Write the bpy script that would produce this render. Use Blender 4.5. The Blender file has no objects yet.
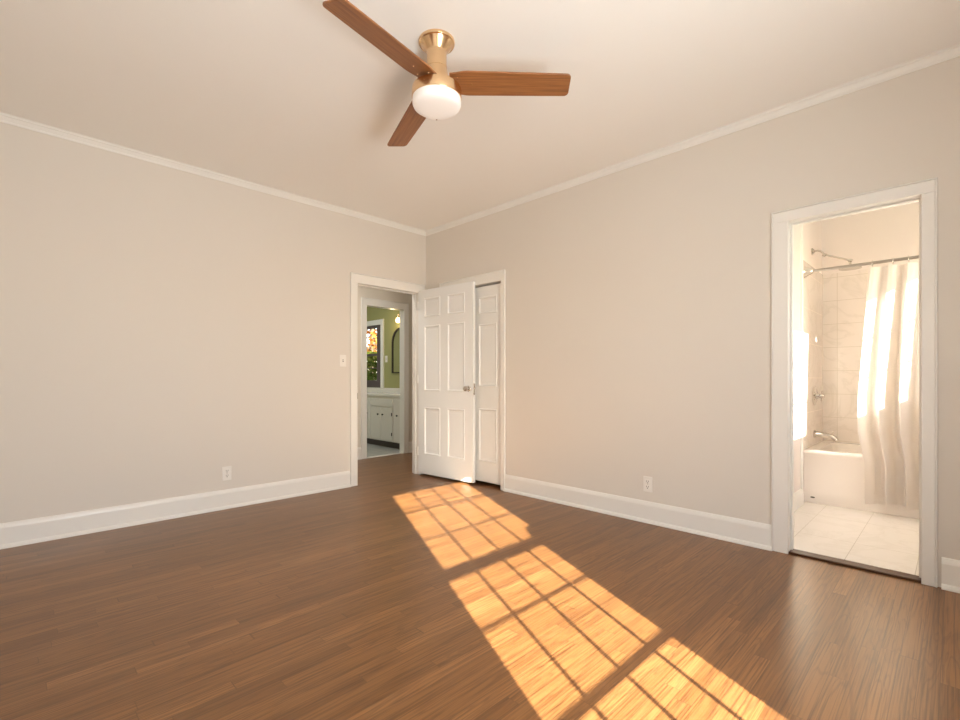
import bpy, bmesh, math, random
from mathutils import Vector, Matrix
from math import radians as R, pi, sin, cos

random.seed(7)
S = bpy.context.scene
COL = S.collection

# ------------------------------------------------------------------ camera
# room frame: x runs along the left wall away from the far corner, y along the right wall, z up
cd = bpy.data.cameras.new('camera')
cam = bpy.data.objects.new('camera', cd); COL.objects.link(cam)
cam.location = (3.405, 4.275, 1.07)
cam.rotation_euler = (R(90), 0, R(135))
cd.sensor_width = 36.0
cd.lens = 36.0 * 477.0 / 960.0
cd.shift_y = 19.0 / 960.0
cd.clip_start = 0.02
S.camera = cam

# ------------------------------------------------------------------ light
S.view_settings.view_transform = 'Standard'
S.view_settings.look = 'None'
S.view_settings.gamma = 1.0
S.view_settings.use_curve_mapping = False
S.view_settings.exposure = 0.0
S.cycles.use_denoising = True
S.cycles.max_bounces = 14
S.cycles.diffuse_bounces = 8
S.cycles.glossy_bounces = 4
S.cycles.transparent_max_bounces = 12
S.cycles.sample_clamp_indirect = 6.0

SUN_DIR = Vector((-0.477, -1.0, -0.5)).normalized()
sl = bpy.data.lights.new('sun', 'SUN'); sl.energy = 53.0; sl.angle = R(0.5); sl.color = (1.0, 0.98, 0.845)
so = bpy.data.objects.new('sun', sl); COL.objects.link(so)
so.rotation_euler = SUN_DIR.to_track_quat('-Z', 'Y').to_euler()
so.location = (5, 12, 6)

W = bpy.data.worlds.new('sky'); S.world = W; W.use_nodes = True
wn = W.node_tree; wn.nodes.clear()
wo = wn.nodes.new('ShaderNodeOutputWorld'); wb = wn.nodes.new('ShaderNodeBackground')
st = wn.nodes.new('ShaderNodeTexSky'); st.sky_type = 'NISHITA'; st.sun_disc = False
st.sun_elevation = R(24.3); st.sun_rotation = math.atan2(0.477, 1.0)
wb.inputs['Strength'].default_value = 0.6
wn.links.new(st.outputs[0], wb.inputs[0]); wn.links.new(wb.outputs[0], wo.inputs[0])

def area(name, loc, direction, sx, sy, power, color=(0.96, 0.99, 1.03), spread=180):
    l = bpy.data.lights.new(name, 'AREA'); l.shape = 'RECTANGLE'; l.size = sx; l.size_y = sy
    l.energy = power; l.color = color; l.spread = R(spread)
    o = bpy.data.objects.new(name, l); COL.objects.link(o); o.location = loc
    o.rotation_euler = Vector(direction).to_track_quat('-Z', 'Z').to_euler()
    return o

YW = 4.86           # inner face of the window wall
XE = 3.80           # inner face of the wall left of the camera
CH = 2.743
# daylight arriving at the bedroom and bath windows, then two added fill lights
area('daylight_bedroom', (2.50, 5.06, 1.32), (0, -1, 0.42), 1.0, 1.75, 107)
area('daylight_bath', (-0.78, 5.06, 1.8), (0, -1, 0), 1.0, 0.95, 11, (1, 0.95, 0.97))
area('washroom_fill', (0.1, -2.9, 2.70), (0, 0, -1), 0.5, 0.5, 22)  # unseen fill added under the ceiling to brighten the washroom
area('hall_fill', (0.9, -0.74, 2.70), (0, 0, -1), 0.5, 0.5, 15, (1, 0.95, 0.88))  # added out-of-sight fill that lifts the hall, no fixture there

# ------------------------------------------------------------------ materials
def srgb(r, g, b):
    f = lambda c: (c / 12.92 if c <= 0.04045 else ((c + 0.055) / 1.055) ** 2.4)
    return (f(r / 255), f(g / 255), f(b / 255), 1)

class NT:
    def __init__(s, name):
        s.m = bpy.data.materials.new(name); s.m.use_nodes = True
        s.t = s.m.node_tree; s.t.nodes.clear()
        s.out = s.t.nodes.new('ShaderNodeOutputMaterial')
    def n(s, typ, **kw):
        nd = s.t.nodes.new(typ)
        for k, v in kw.items(): setattr(nd, k, v)
        return nd
    def l(s, a, b): s.t.links.new(a, b)
    def val(s, inp, v):
        if hasattr(v, 'is_linked') or isinstance(v, bpy.types.NodeSocket): s.l(v, inp)
        else: inp.default_value = v
    def math(s, op, a, b=0.0, c=0.0):
        nd = s.n('ShaderNodeMath', operation=op)
        s.val(nd.inputs[0], a); s.val(nd.inputs[1], b); s.val(nd.inputs[2], c)
        return nd.outputs[0]
    def mix(s, f, a, b, mode='MIX'):
        nd = s.n('ShaderNodeMix', data_type='RGBA', blend_type=mode)
        s.val(nd.inputs[0], f); s.val(nd.inputs[6], a); s.val(nd.inputs[7], b)
        return nd.outputs[2]
    def bsdf(s, **kw):
        b = s.n('ShaderNodeBsdfPrincipled')
        for k, v in kw.items(): s.val(b.inputs[k.replace('_', ' ')], v)
        s.l(b.outputs[0], s.out.inputs[0]); return b
    def coords(s):
        tc = s.n('ShaderNodeTexCoord'); sp = s.n('ShaderNodeSeparateXYZ'); s.l(tc.outputs['Object'], sp.inputs[0])
        return tc.outputs['Object'], sp.outputs[0], sp.outputs[1], sp.outputs[2]
    def vec(s, x, y, z=0.0):
        c = s.n('ShaderNodeCombineXYZ'); s.val(c.inputs[0], x); s.val(c.inputs[1], y); s.val(c.inputs[2], z); return c.outputs[0]
    def noise(s, v, scale, detail=3, rough=0.5, dist=0.0):
        nd = s.n('ShaderNodeTexNoise'); s.l(v, nd.inputs['Vector'])
        nd.inputs['Scale'].default_value = scale; nd.inputs['Detail'].default_value = detail
        nd.inputs['Roughness'].default_value = rough; nd.inputs['Distortion'].default_value = dist
        return nd.outputs['Fac']
    def ramp(s, f, pts):
        nd = s.n('ShaderNodeValToRGB'); s.val(nd.inputs[0], f)
        e = nd.color_ramp.elements
        while len(e) < len(pts): e.new(0.5)
        for q, (p, c) in zip(e, pts): q.position = p; q.color = c
        return nd.outputs[0]
    def bump(s, h, strength=0.1, dist=0.01):
        b = s.n('ShaderNodeBump'); b.inputs['Strength'].default_value = strength; b.inputs['Distance'].default_value = dist
        s.l(h, b.inputs['Height']); return b.outputs[0]

def paint(name, col, rough=0.5, var=0.03, bump=0.03, scale=60, spec=0.4):
    t = NT(name); v, x, y, z = t.coords()
    c2 = tuple(max(0, k * (1 - var)) for k in col[:3]) + (1,)
    c = t.mix(t.noise(v, 1.7, 3), c2, col)
    b = t.bsdf(Base_Color=c, Roughness=rough)
    b.inputs['Specular IOR Level'].default_value = spec
    if bump: t.l(t.bump(t.noise(v, scale, 4), bump, 0.004), b.inputs['Normal'])
    return t.m

def metal(name, col, rough=0.2, aniso=True):
    t = NT(name); v, x, y, z = t.coords()
    f = t.noise(t.vec(t.math('MULTIPLY', x, 3.0), t.math('MULTIPLY', y, 3.0), t.math('MULTIPLY', z, 400.0)), 1.0, 2)
    r = t.math('ADD', t.math('MULTIPLY', f, 0.12), rough - 0.06)
    t.bsdf(Base_Color=col, Metallic=1.0, Roughness=r)
    return t.m

M = {}
M['wall'] = paint('wall_paint', (0.735, 0.69, 0.625, 1), 0.75, 0.02, 0.05, 220)
M['ceil'] = paint('ceiling_paint', (0.92, 0.91, 0.88, 1), 0.85, 0.02, 0.05, 180)
M['trim'] = paint('trim_paint', (0.85, 0.835, 0.79, 1), 0.32, 0.02, 0.03, 40, 0.5)
M['door'] = paint('door_paint', (0.87, 0.885, 0.88, 1), 0.35, 0.02, 0.04, 40, 0.5)
M['closet_door'] = paint('closet_paint', (0.84, 0.84, 0.81, 1), 0.4, 0.02, 0.04, 40, 0.5)
M['bath_wall'] = paint('bath_paint', (0.84, 0.775, 0.74, 1), 0.6, 0.02, 0.04, 200)
M['green'] = paint('green_paint', (0.36, 0.355, 0.155, 1), 0.7, 0.05, 0.05, 200)
M['cabinet'] = paint('cabinet_paint', (0.78, 0.75, 0.69, 1), 0.35, 0.03, 0.03, 50)
M['hall'] = paint('hall_paint', (0.74, 0.69, 0.61, 1), 0.7, 0.02, 0.05, 200)
M['plastic'] = paint('white_plastic', (0.85, 0.82, 0.77, 1), 0.3, 0.0, 0)
M['slot'] = paint('dark_slot', (0.10, 0.085, 0.07, 1), 0.6, 0.0, 0)
M['dark'] = paint('dark_gap', (0.02, 0.016, 0.013, 1), 0.8, 0.0, 0)
M['black'] = paint('black_iron', (0.03, 0.025, 0.022, 1), 0.4, 0.0, 0)
M['sash_dark'] = paint('dark_sash_paint', (0.12, 0.095, 0.095, 1), 0.5, 0.05, 0)
M['enamel'] = paint('tub_enamel', (0.85, 0.79, 0.74, 1), 0.12, 0.0, 0, spec=0.6)
M['stone'] = paint('counter_stone', (0.80, 0.77, 0.72, 1), 0.15, 0.04, 0)
M['exterior'] = paint('exterior_siding', (0.55, 0.5, 0.43, 1), 0.8, 0.05, 0.1)
M['chrome'] = metal('chrome', (0.62, 0.59, 0.55, 1), 0.12)
M['nickel'] = metal('satin_nickel', (0.60, 0.56, 0.50, 1), 0.2)
M['rod'] = metal('brushed_rod', (0.40, 0.37, 0.33, 1), 0.3)
M['brass'] = metal('brushed_brass', (0.80, 0.56, 0.33, 1), 0.24)
M['mirror'] = metal('mirror_silver', (0.88, 0.88, 0.86, 1), 0.07)
M['bark'] = paint('bark', (0.12, 0.08, 0.05, 1), 0.9, 0.3, 0.4, 30)

def mk_floor():
    t = NT('oak_strip_floor'); v, x, y, z = t.coords()
    PW, PL = 0.0572, 0.95
    yy = t.math('DIVIDE', y, PW); row = t.math('FLOOR', yy); fy = t.math('FRACT', yy)
    wn1 = t.n('ShaderNodeTexWhiteNoise', noise_dimensions='1D'); t.l(row, wn1.inputs['W'])
    xx = t.math('ADD', t.math('DIVIDE', x, PL), t.math('MULTIPLY', wn1.outputs[0], 9.7))
    # uneven strip lengths
    xx = t.math('ADD', xx, t.math('MULTIPLY', t.math('SINE', t.math('MULTIPLY', xx, 2.3)), 0.28))
    cl = t.math('FLOOR', xx); fx = t.math('FRACT', xx)
    wn2 = t.n('ShaderNodeTexWhiteNoise', noise_dimensions='2D'); t.l(t.vec(row, cl), wn2.inputs['Vector'])
    rnd = wn2.outputs[0]
    off = t.math('MULTIPLY', rnd, 37.0)
    # long fine grain
    g1 = t.noise(t.vec(t.math('ADD', t.math('MULTIPLY', x, 2.2), off), t.math('MULTIPLY', y, 170.0), off), 1.0, 4, 0.6)
    # cathedral figure
    g2 = t.noise(t.vec(t.math('ADD', t.math('MULTIPLY', x, 1.6), off), t.math('MULTIPLY', y, 22.0), off), 1.0, 2, 0.5, 0.6)
    rings = t.math('SINE', t.math('MULTIPLY', g2, 46.0))
    rings = t.math('POWER', t.math('MULTIPLY_ADD', rings, 0.5, 0.5), 3.0)
    base = t.ramp(rnd, [(0.0, (0.160, 0.066, 0.021, 1)), (0.3, (0.207, 0.089, 0.028, 1)), (0.7, (0.225, 0.098, 0.032, 1)), (1.0, (0.280, 0.126, 0.043, 1))])
    c = t.mix(t.math('MULTIPLY', rings, 0.42), base, (0.085, 0.030, 0.012, 1))
    gr = t.ramp(g1, [(0.32, (0.42, 0.36, 0.30, 1)), (0.52, (1, 1, 1, 1)), (0.75, (1.12, 1.12, 1.12, 1))])
    c = t.mix(1.0, c, gr, 'MULTIPLY')
    sy = t.math('LESS_THAN', t.math('ABSOLUTE', t.math('SUBTRACT', fy, 0.5)), 0.478)
    sx = t.math('LESS_THAN', t.math('ABSOLUTE', t.math('SUBTRACT', fx, 0.5)), 0.4985)
    body = t.math('MULTIPLY', sy, sx)
    c = t.mix(t.math('MULTIPLY', t.math('SUBTRACT', 1.0, body), 0.55), c, (0.05, 0.018, 0.008, 1))
    big = t.noise(v, 0.9, 2)
    c = t.mix(1.0, c, t.ramp(big, [(0.3, (0.92, 0.92, 0.92, 1)), (0.7, (1.06, 1.05, 1.04, 1))]), 'MULTIPLY')
    b = t.bsdf(Base_Color=c, Roughness=t.math('ADD', t.math('MULTIPLY', g1, 0.06), 0.31))
    b.inputs['Specular IOR Level'].default_value = 1.0; b.inputs['Specular Tint'].default_value = (1.0, 0.80, 0.58, 1)
    h = t.math('ADD', t.math('MULTIPLY', g1, 0.25), t.math('MULTIPLY', body, 1.0))
    wav = t.noise(v, 5.0, 2)
    h = t.math('ADD', h, t.math('MULTIPLY', wav, 0.5))
    t.l(t.bump(h, 0.10, 0.004), b.inputs['Normal'])
    return t.m
M['floor'] = mk_floor()

def mk_blade():
    t = NT('walnut_blade'); v, x, y, z = t.coords()
    g = t.noise(t.vec(t.math('MULTIPLY', x, 4.0), t.math('MULTIPLY', y, 110.0), 0.0), 1.0, 4, 0.6)
    c = t.ramp(g, [(0.3, (0.18, 0.066, 0.020, 1)), (0.5, (0.28, 0.110, 0.035, 1)), (0.72, (0.36, 0.150, 0.050, 1))])
    t.bsdf(Base_Color=c, Roughness=0.42); return t.m
M['blade'] = mk_blade()

def mk_tile(name, axis, w, h, ox, oz, col, vein, rough=0.15, grout=(0.60, 0.54, 0.46, 1), gw=0.004):
    t = NT(name); v, x, y, z = t.coords()
    a, b = {'xz': (x, z), 'yz': (y, z), 'xy': (x, y)}[axis]
    fa = t.math('FRACT', t.math('DIVIDE', t.math('SUBTRACT', a, ox), w))
    fb = t.math('FRACT', t.math('DIVIDE', t.math('SUBTRACT', b, oz), h))
    ma = t.math('LESS_THAN', t.math('ABSOLUTE', t.math('SUBTRACT', fa, 0.5)), 0.5 - gw / w / 2)
    mb = t.math('LESS_THAN', t.math('ABSOLUTE', t.math('SUBTRACT', fb, 0.5)), 0.5 - gw / h / 2)
    body = t.math('MULTIPLY', ma, mb)
    n = t.noise(v, 2.2, 5, 0.55, 1.6)
    vn = t.math('SUBTRACT', 1.0, t.math('MINIMUM', t.math('MULTIPLY', t.math('ABSOLUTE', t.math('SUBTRACT', n, 0.5)), 22.0), 1.0))
    c = t.mix(t.math('MULTIPLY', vn, vein), col, (0.62, 0.57, 0.50, 1))
    c = t.mix(body, grout, c)
    bs = t.bsdf(Base_Color=c, Roughness=t.math('MULTIPLY_ADD', body, rough - 0.7, 0.7))
    t.l(t.bump(body, 0.25, 0.002), bs.inputs['Normal'])
    return t.m
M['tile_left'] = mk_tile('marble_tile_left', 'xz', 0.61, 0.305, -2.28, 0.47, (0.83, 0.765, 0.715, 1), 0.3)
M['tile_back'] = mk_tile('marble_tile_back', 'yz', 0.61, 0.225, 3.46, 0.475, (0.83, 0.765, 0.715, 1), 0.3)
M['tile_floor'] = mk_tile('porcelain_floor', 'xy', 0.60, 0.305, -1.07, 3.505, (0.80, 0.755, 0.705, 1), 0.22, 0.25, (0.40, 0.36, 0.31, 1))
M['tile_grey'] = mk_tile('grey_floor_tile', 'xy', 0.3, 0.3, 0, 0, (0.42, 0.42, 0.39, 1), 0.2, 0.25, (0.30, 0.29, 0.27, 1))

def mk_glass():
    t = NT('window_glass')
    tr = t.n('ShaderNodeBsdfTransparent'); gl = t.n('ShaderNodeBsdfGlossy'); gl.inputs['Roughness'].default_value = 0.02
    mx = t.n('ShaderNodeMixShader'); mx.inputs[0].default_value = 0.06; t.l(tr.outputs[0], mx.inputs[1]); t.l(gl.outputs[0], mx.inputs[2])
    t.l(mx.outputs[0], t.out.inputs[0]); return t.m
M['glass'] = mk_glass()

def mk_cloth():
    t = NT('white_curtain_cloth'); v, x, y, z = t.coords()
    w = t.noise(v, 300, 2)
    df = t.n('ShaderNodeBsdfDiffuse'); tl = t.n('ShaderNodeBsdfTranslucent'); mx = t.n('ShaderNodeMixShader')
    df.inputs[0].default_value = (0.78, 0.73, 0.69, 1); tl.inputs[0].default_value = (0.86, 0.78, 0.68, 1)
    mx.inputs[0].default_value = 0.22
    bn = t.bump(w, 0.05, 0.002); t.l(bn, df.inputs['Normal'])
    t.l(df.outputs[0], mx.inputs[1]); t.l(tl.outputs[0], mx.inputs[2]); t.l(mx.outputs[0], t.out.inputs[0]); return t.m
M['cloth'] = mk_cloth()

def mk_glow(name, col, emis, strength, rough=0.35):
    t = NT(name)
    b = t.bsdf(Base_Color=col, Roughness=rough)
    b.inputs['Emission Color'].default_value = emis; b.inputs['Emission Strength'].default_value = strength
    return t.m
M['opal'] = mk_glow('opal_glass', (0.86, 0.82, 0.78, 1), (1, 0.92, 0.86, 1), 0.15)
M['bulb'] = mk_glow('lit_bulb', (1, 0.9, 0.7, 1), (1, 0.72, 0.32, 1), 9.0)

def mk_leaf(name, c1, c2, c3):
    t = NT(name); v, x, y, z = t.coords()
    n = t.noise(v, 5.0, 3, 0.6)
    c = t.ramp(n, [(0.32, c1), (0.5, c2), (0.68, c3)])
    df = t.n('ShaderNodeBsdfDiffuse'); tl = t.n('ShaderNodeBsdfTranslucent'); mx = t.n('ShaderNodeMixShader'); mx.inputs[0].default_value = 0.35
    t.l(c, df.inputs[0]); t.l(c, tl.inputs[0])
    t.l(df.outputs[0], mx.inputs[1]); t.l(tl.outputs[0], mx.inputs[2]); t.l(mx.outputs[0], t.out.inputs[0]); return t.m
M['leaf_orange'] = mk_leaf('autumn_leaves', (0.30, 0.07, 0.02, 1), (0.42, 0.16, 0.035, 1), (0.50, 0.30, 0.08, 1))
M['leaf_green'] = mk_leaf('green_leaves', (0.02, 0.04, 0.006, 1), (0.10, 0.14, 0.02, 1), (0.34, 0.30, 0.07, 1))
M['grass'] = paint('lawn', (0.12, 0.17, 0.04, 1), 0.9, 0.4, 0.3, 30)

# ------------------------------------------------------------------ mesh helpers
def box(bm, x0, x1, y0, y1, z0, z1):
    vs = [bm.verts.new(p) for p in [(x0, y0, z0), (x1, y0, z0), (x1, y1, z0), (x0, y1, z0), (x0, y0, z1), (x1, y0, z1), (x1, y1, z1), (x0, y1, z1)]]
    for f in [(0, 3, 2, 1), (4, 5, 6, 7), (0, 1, 5, 4), (1, 2, 6, 5), (2, 3, 7, 6), (3, 0, 4, 7)]:
        bm.faces.new([vs[i] for i in f])
    return vs

def frame_of(d):
    d = Vector(d).normalized()
    u = d.orthogonal().normalized(); return u, d.cross(u)

def lathe(bm, prof, origin=(0, 0, 0), axis=(0, 0, 1), n=32):
    """prof: (radius, distance along the axis)"""
    o = Vector(origin); ax = Vector(axis).normalized(); u, w = frame_of(ax)
    rings = []
    for r, h in prof:
        if r < 1e-6: rings.append([bm.verts.new(o + ax * h)])
        else: rings.append([bm.verts.new(o + ax * h + u * (r * cos(2 * pi * k / n)) + w * (r * sin(2 * pi * k / n))) for k in range(n)])
    for a, b in zip(rings, rings[1:]):
        for k in range(n):
            k2 = (k + 1) % n
            if len(a) == 1 and len(b) == 1: continue
            if len(a) == 1: bm.faces.new([a[0], b[k2], b[k]])
            elif len(b) == 1: bm.faces.new([a[k], a[k2], b[0]])
            else: bm.faces.new([a[k], a[k2], b[k2], b[k]])
    for rg, fl in ((rings[0], True), (rings[-1], False)):
        if len(rg) > 2: bm.faces.new(rg[::-1] if fl else rg)

def tube(bm, pts, rad, n=12):
    pts = [Vector(p) for p in pts]; rads = rad if isinstance(rad, (list, tuple)) else [rad] * len(pts)
    d0 = (pts[1] - pts[0]).normalized(); u = d0.orthogonal().normalized(); rings = []
    for i, p in enumerate(pts):
        d = (pts[min(i + 1, len(pts) - 1)] - pts[max(i - 1, 0)]).normalized()
        u = (u - d * u.dot(d)).normalized(); w = d.cross(u)
        rings.append([bm.verts.new(p + u * (rads[i] * cos(2 * pi * k / n)) + w * (rads[i] * sin(2 * pi * k / n))) for k in range(n)])
    for a, b in zip(rings, rings[1:]):
        for k in range(n): bm.faces.new([a[k], a[(k + 1) % n], b[(k + 1) % n], b[k]])
    bm.faces.new(rings[0][::-1]); bm.faces.new(rings[-1])

def prism(bm, prof, p0, p1, up=(0, 0, 1)):
    """extrude a (out, up) profile from p0 to p1; 'out' is to the left of the run"""
    p0, p1 = Vector(p0), Vector(p1); d = (p1 - p0).normalized(); up = Vector(up); o = up.cross(d)
    a = [bm.verts.new(p0 + o * q[0] + up * q[1]) for q in prof]; b = [bm.verts.new(p1 + o * q[0] + up * q[1]) for q in prof]
    n = len(prof)
    for k in range(n): bm.faces.new([a[k], a[(k + 1) % n], b[(k + 1) % n], b[k]])
    bm.faces.new(a[::-1]); bm.faces.new(b)

def obj(name, bm, mat, parent=None, bevel=0.0, seg=2, smooth=False, loc=None, rot=None):
    bmesh.ops.recalc_face_normals(bm, faces=bm.faces)
    me = bpy.data.meshes.new(name); bm.to_mesh(me); bm.free()
    o = bpy.data.objects.new(name, me); COL.objects.link(o)
    me.materials.append(mat)
    if parent: o.parent = parent
    if loc: o.location = loc
    if rot: o.rotation_euler = rot
    if bevel:
        b = o.modifiers.new('bevel', 'BEVEL'); b.width = bevel; b.segments = seg; b.limit_method = 'ANGLE'; b.angle_limit = R(40)
    if smooth or bevel:
        for p in me.polygons: p.use_smooth = True
        try:
            me.set_sharp_from_angle(angle=R(35))
        except Exception: pass
    return o

def tag(o, label, cat, group=None, kind=None):
    o['label'] = label; o['category'] = cat
    if group: o['group'] = group
    if kind: o['kind'] = kind
    return o
def thing(name, label, cat, loc=(0, 0, 0), rotz=0, group=None, kind=None):
    o = bpy.data.objects.new(name, None); COL.objects.link(o); o.location = loc; o.rotation_euler = (0, 0, rotz)
    o.empty_display_size = 0.1
    return tag(o, label, cat, group, kind)
def boxes(lst):
    bm = bmesh.new()
    for b in lst: box(bm, *b)
    return bm
def struct(name, bm, mat, label, cat, bevel=0.0, smooth=False):
    return tag(obj(name, bm, mat, None, bevel, smooth=smooth), label, cat, kind='structure')

# ------------------------------------------------------------------ shell
T = 0.12
HALL = -1.36
struct('floor', boxes([(-1.3, 3.92, HALL, 5.0, -0.10, 0.0)]), M['floor'], 'brown oak strip floor running through bedroom and hall', 'floor')
struct('floor_bathroom', boxes([(-2.4, -0.075, 3.215, 5.0, -0.02, 0.014)]), M['tile_floor'], 'pale large-format tile floor of the bathroom', 'floor')
struct('floor_washroom', boxes([(-1.5, 1.0, -4.4, HALL - 0.02, -0.10, 0.002)]), M['tile_grey'], 'grey tile floor of the green room beyond the hall', 'floor')
struct('ceiling', boxes([(-2.6, 4.0, -4.6, 5.1, CH, CH + 0.15)]), M['ceil'], 'plain off-white ceiling above the bedroom', 'ceiling')
# left wall with the hall doorway
DX0, DX1, DZ = 0.105, 0.885, 2.035
struct('wall_left', boxes([(-T, DX0 - 0.02, -T, 0, 0, CH), (DX1 + 0.02, XE, -T, 0, 0, CH), (DX0 - 0.02, DX1 + 0.02, -T, 0, DZ + 0.02, CH)]), M['wall'],
       'beige wall on the left with the hall doorway', 'wall')
# right wall with the closet and the bathroom doorway
CY0, CY1, CZ = 0.33, 1.165, 2.02
BY0, BY1, BZ = 3.545, 4.143, 2.035
struct('wall_right', boxes([(-T, 0, 0, CY0 - 0.02, 0, CH), (-T, 0, CY1 + 0.02, BY0 - 0.02, 0, CH), (-T, 0, BY1 + 0.02, YW, 0, CH),
                            (-T, 0, CY0 - 0.02, CY1 + 0.02, CZ + 0.02, CH), (-T, 0, BY0 - 0.02, BY1 + 0.02, BZ + 0.02, CH)]), M['wall'],
       'beige wall on the right with closet and bathroom doorway', 'wall')
# window wall behind the camera, serving bedroom and bathroom
WX0, WX1, WZ0, WZ1 = 1.985, 3.02, 0.39, 2.225
VX0, VX1, VZ0, VZ1 = -1.32, -0.24, 1.30, 2.32
Y1 = 5.0
bm = boxes([(-2.4, VX0, YW, Y1, -0.1, CH), (VX1, WX0, YW, Y1, -0.1, CH), (WX1, XE + T, YW, Y1, -0.1, CH),
            (VX0, VX1, YW, Y1, -0.1, VZ0), (VX0, VX1, YW, Y1, VZ1, CH), (WX0, WX1, YW, Y1, -0.1, WZ0), (WX0, WX1, YW, Y1, WZ1, CH)])
struct('wall_rear', bm, M['wall'], 'beige window wall behind the viewer', 'wall')
# wall at the left of the camera with a wide window
struct('wall_side', boxes([(XE, XE + T, HALL - 0.12, YW, -0.1, CH)]), M['wall'], 'beige side wall out of frame', 'wall')
# closet recess
struct('wall_closet', boxes([(-0.80, -0.74, 0.2, 1.35, 0, CH), (-0.74, -T, 0.2, 0.26, 0, CH), (-0.74, -T, 1.29, 1.35, 0, CH)]), M['hall'], 'plain walls inside the closet', 'wall')
# hall
HX0, HX1, HZ = -0.675, -0.06, 2.065
struct('wall_hall', boxes([(-1.42, HX0 - 0.02, HALL - 0.1, HALL, -0.1, CH), (HX1 + 0.02, XE, HALL - 0.1, HALL, -0.1, CH), (HX0 - 0.02, HX1 + 0.02, HALL - 0.1, HALL, HZ + 0.02, CH),
                           (-1.42, -1.30, HALL, 0.0, -0.1, CH), (-1.30, -T, -T, 0.0, 0, CH)]), M['hall'], 'greyish beige hall wall with the narrow washroom doorway', 'wall')
# green washroom
GXW = -1.35
NY0, NY1, NZ0, NZ1 = -3.98, -2.96, 0.92, 2.04
struct('wall_green', boxes([(GXW - 0.12, GXW, -4.4, NY0, -0.1, CH), (GXW - 0.12, GXW, NY1, HALL - 0.1, -0.1, CH), (GXW - 0.12, GXW, NY0, NY1, -0.1, NZ0), (GXW - 0.12, GXW, NY0, NY1, NZ1, CH),
                            (GXW - 0.12, 1.1, -4.5, -4.4, -0.1, CH), (1.0, 1.1, -4.4, HALL - 0.1, -0.1, CH)]), M['green'], 'olive green wall of the washroom seen past the hall', 'wall')
# bathroom
BYW = 3.335
struct('wall_bathroom_left', boxes([(-2.40, -T, BYW - 0.12, BYW, 0, CH)]), M['bath_wall'], 'cream bathroom wall that carries the shower fittings', 'wall')
struct('wall_bathroom_back', boxes([(-2.40, -2.28, BYW, YW, 0, CH)]), M['bath_wall'], 'cream bathroom wall behind the tub', 'wall')
struct('wall_tile_left', boxes([(-2.28, -1.42, BYW, BYW + 0.010, 0.463, 2.09)]), M['tile_left'], 'veined tile panel beside the tub spout', 'tile')
struct('wall_tile_back', boxes([(-2.28, -2.27, BYW + 0.010, YW, 0.463, 2.09)]), M['tile_back'], 'veined tile panel along the back of the tub', 'tile')
# ground outside and a chamfered pier beside the bedroom window
struct('ground', boxes([(-16, 14, -16, 16, -0.35, -0.16)]), M['grass'], 'grass outside the house', 'ground')
bm = bmesh.new()
pr = [(2.02, -0.16), (2.322, -0.16), (2.322, 1.535), (2.275, 1.605), (2.02, 1.605)]
va = [bm.verts.new((x, 5.28, z)) for x, z in pr]; vb = [bm.verts.new((x, 5.34, z)) for x, z in pr]
for k in range(5): bm.faces.new([va[k], va[(k + 1) % 5], vb[(k + 1) % 5], vb[k]])
bm.faces.new(va); bm.faces.new(vb[::-1])
struct('trim_11', bm, M['exterior'], 'dog-eared exterior board beside the bedroom window', 'trim')

# ------------------------------------------------------------------ trim
BBP = [(0, 0), (0.030, 0), (0.030, 0.008), (0.024, 0.020), (0.016, 0.026), (0.016, 0.128), (0.013, 0.140), (0.006, 0.155), (0, 0.157)]
def baseboard(name, runs, label, mat=None):
    bm = bmesh.new()
    for a, b in runs: prism(bm, BBP, a, b)
    return struct(name, bm, mat or M['trim'], label, 'baseboard')
CW = 0.086
# prism's out side: up x d.  d=+x -> out=+y ; d=-y -> out=+x
baseboard('baseboard_left', [((DX1 + CW - 0.004, 0, 0), (XE, 0, 0))], 'white baseboard along the left wall')
baseboard('baseboard_right', [((0, BY0 - CW + 0.002, 0), (0, CY1 + 0.052, 0)), ((0, YW, 0), (0, BY1 + 0.076, 0))], 'white baseboard along the right wall either side of the bathroom doorway')
baseboard('baseboard_rear', [((XE, YW, 0), (0, YW, 0))], 'white baseboard under the window behind the viewer')
baseboard('baseboard_side', [((XE, 0, 0), (XE, YW, 0))], 'white baseboard along the side wall')
baseboard('baseboard_hall', [((-1.30, HALL, 0), (HX0 - 0.08, HALL, 0)), ((HX1 + 0.08, HALL, 0), (XE, HALL, 0))], 'white baseboard in the hall right of the washroom doorway')
bm = bmesh.new()
prism(bm, [(0, 0), (0.024, 0), (0.024, 0.075), (0.020, 0.105), (0.012, 0.12), (0, 0.125)], (-1.385, BYW, 0.014), (-T, BYW, 0.014))
struct('baseboard_bathroom', bm, M['trim'], 'short white baseboard at the foot of the bathroom wall beside the tub', 'baseboard')
CRP = [(0, 0), (0, -0.048), (0.006, -0.048), (0.008, -0.040), (0.008, -0.036), (0.022, -0.014), (0.029, -0.011), (0.029, -0.003), (0.034, -0.003), (0.034, 0)]
def crown(name, a, b, label):
    bm = bmesh.new(); prism(bm, CRP, a, b); return struct(name, bm, M['trim_c'], label, 'crown moulding')
M['trim_c'] = paint('crown_paint', (0.84, 0.83, 0.79, 1), 0.5, 0.0, 0)
crown('trim_1', (0, 0, CH), (XE, 0, CH), 'slim crown moulding along the left wall')
crown('trim_2', (0, YW, CH), (0, 0, CH), 'slim crown moulding along the right wall')
crown('trim_3', (XE, 0, CH), (XE, YW, CH), 'slim crown moulding along the side wall')
crown('trim_4', (XE, YW, CH), (0, YW, CH), 'slim crown moulding along the window wall')

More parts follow.
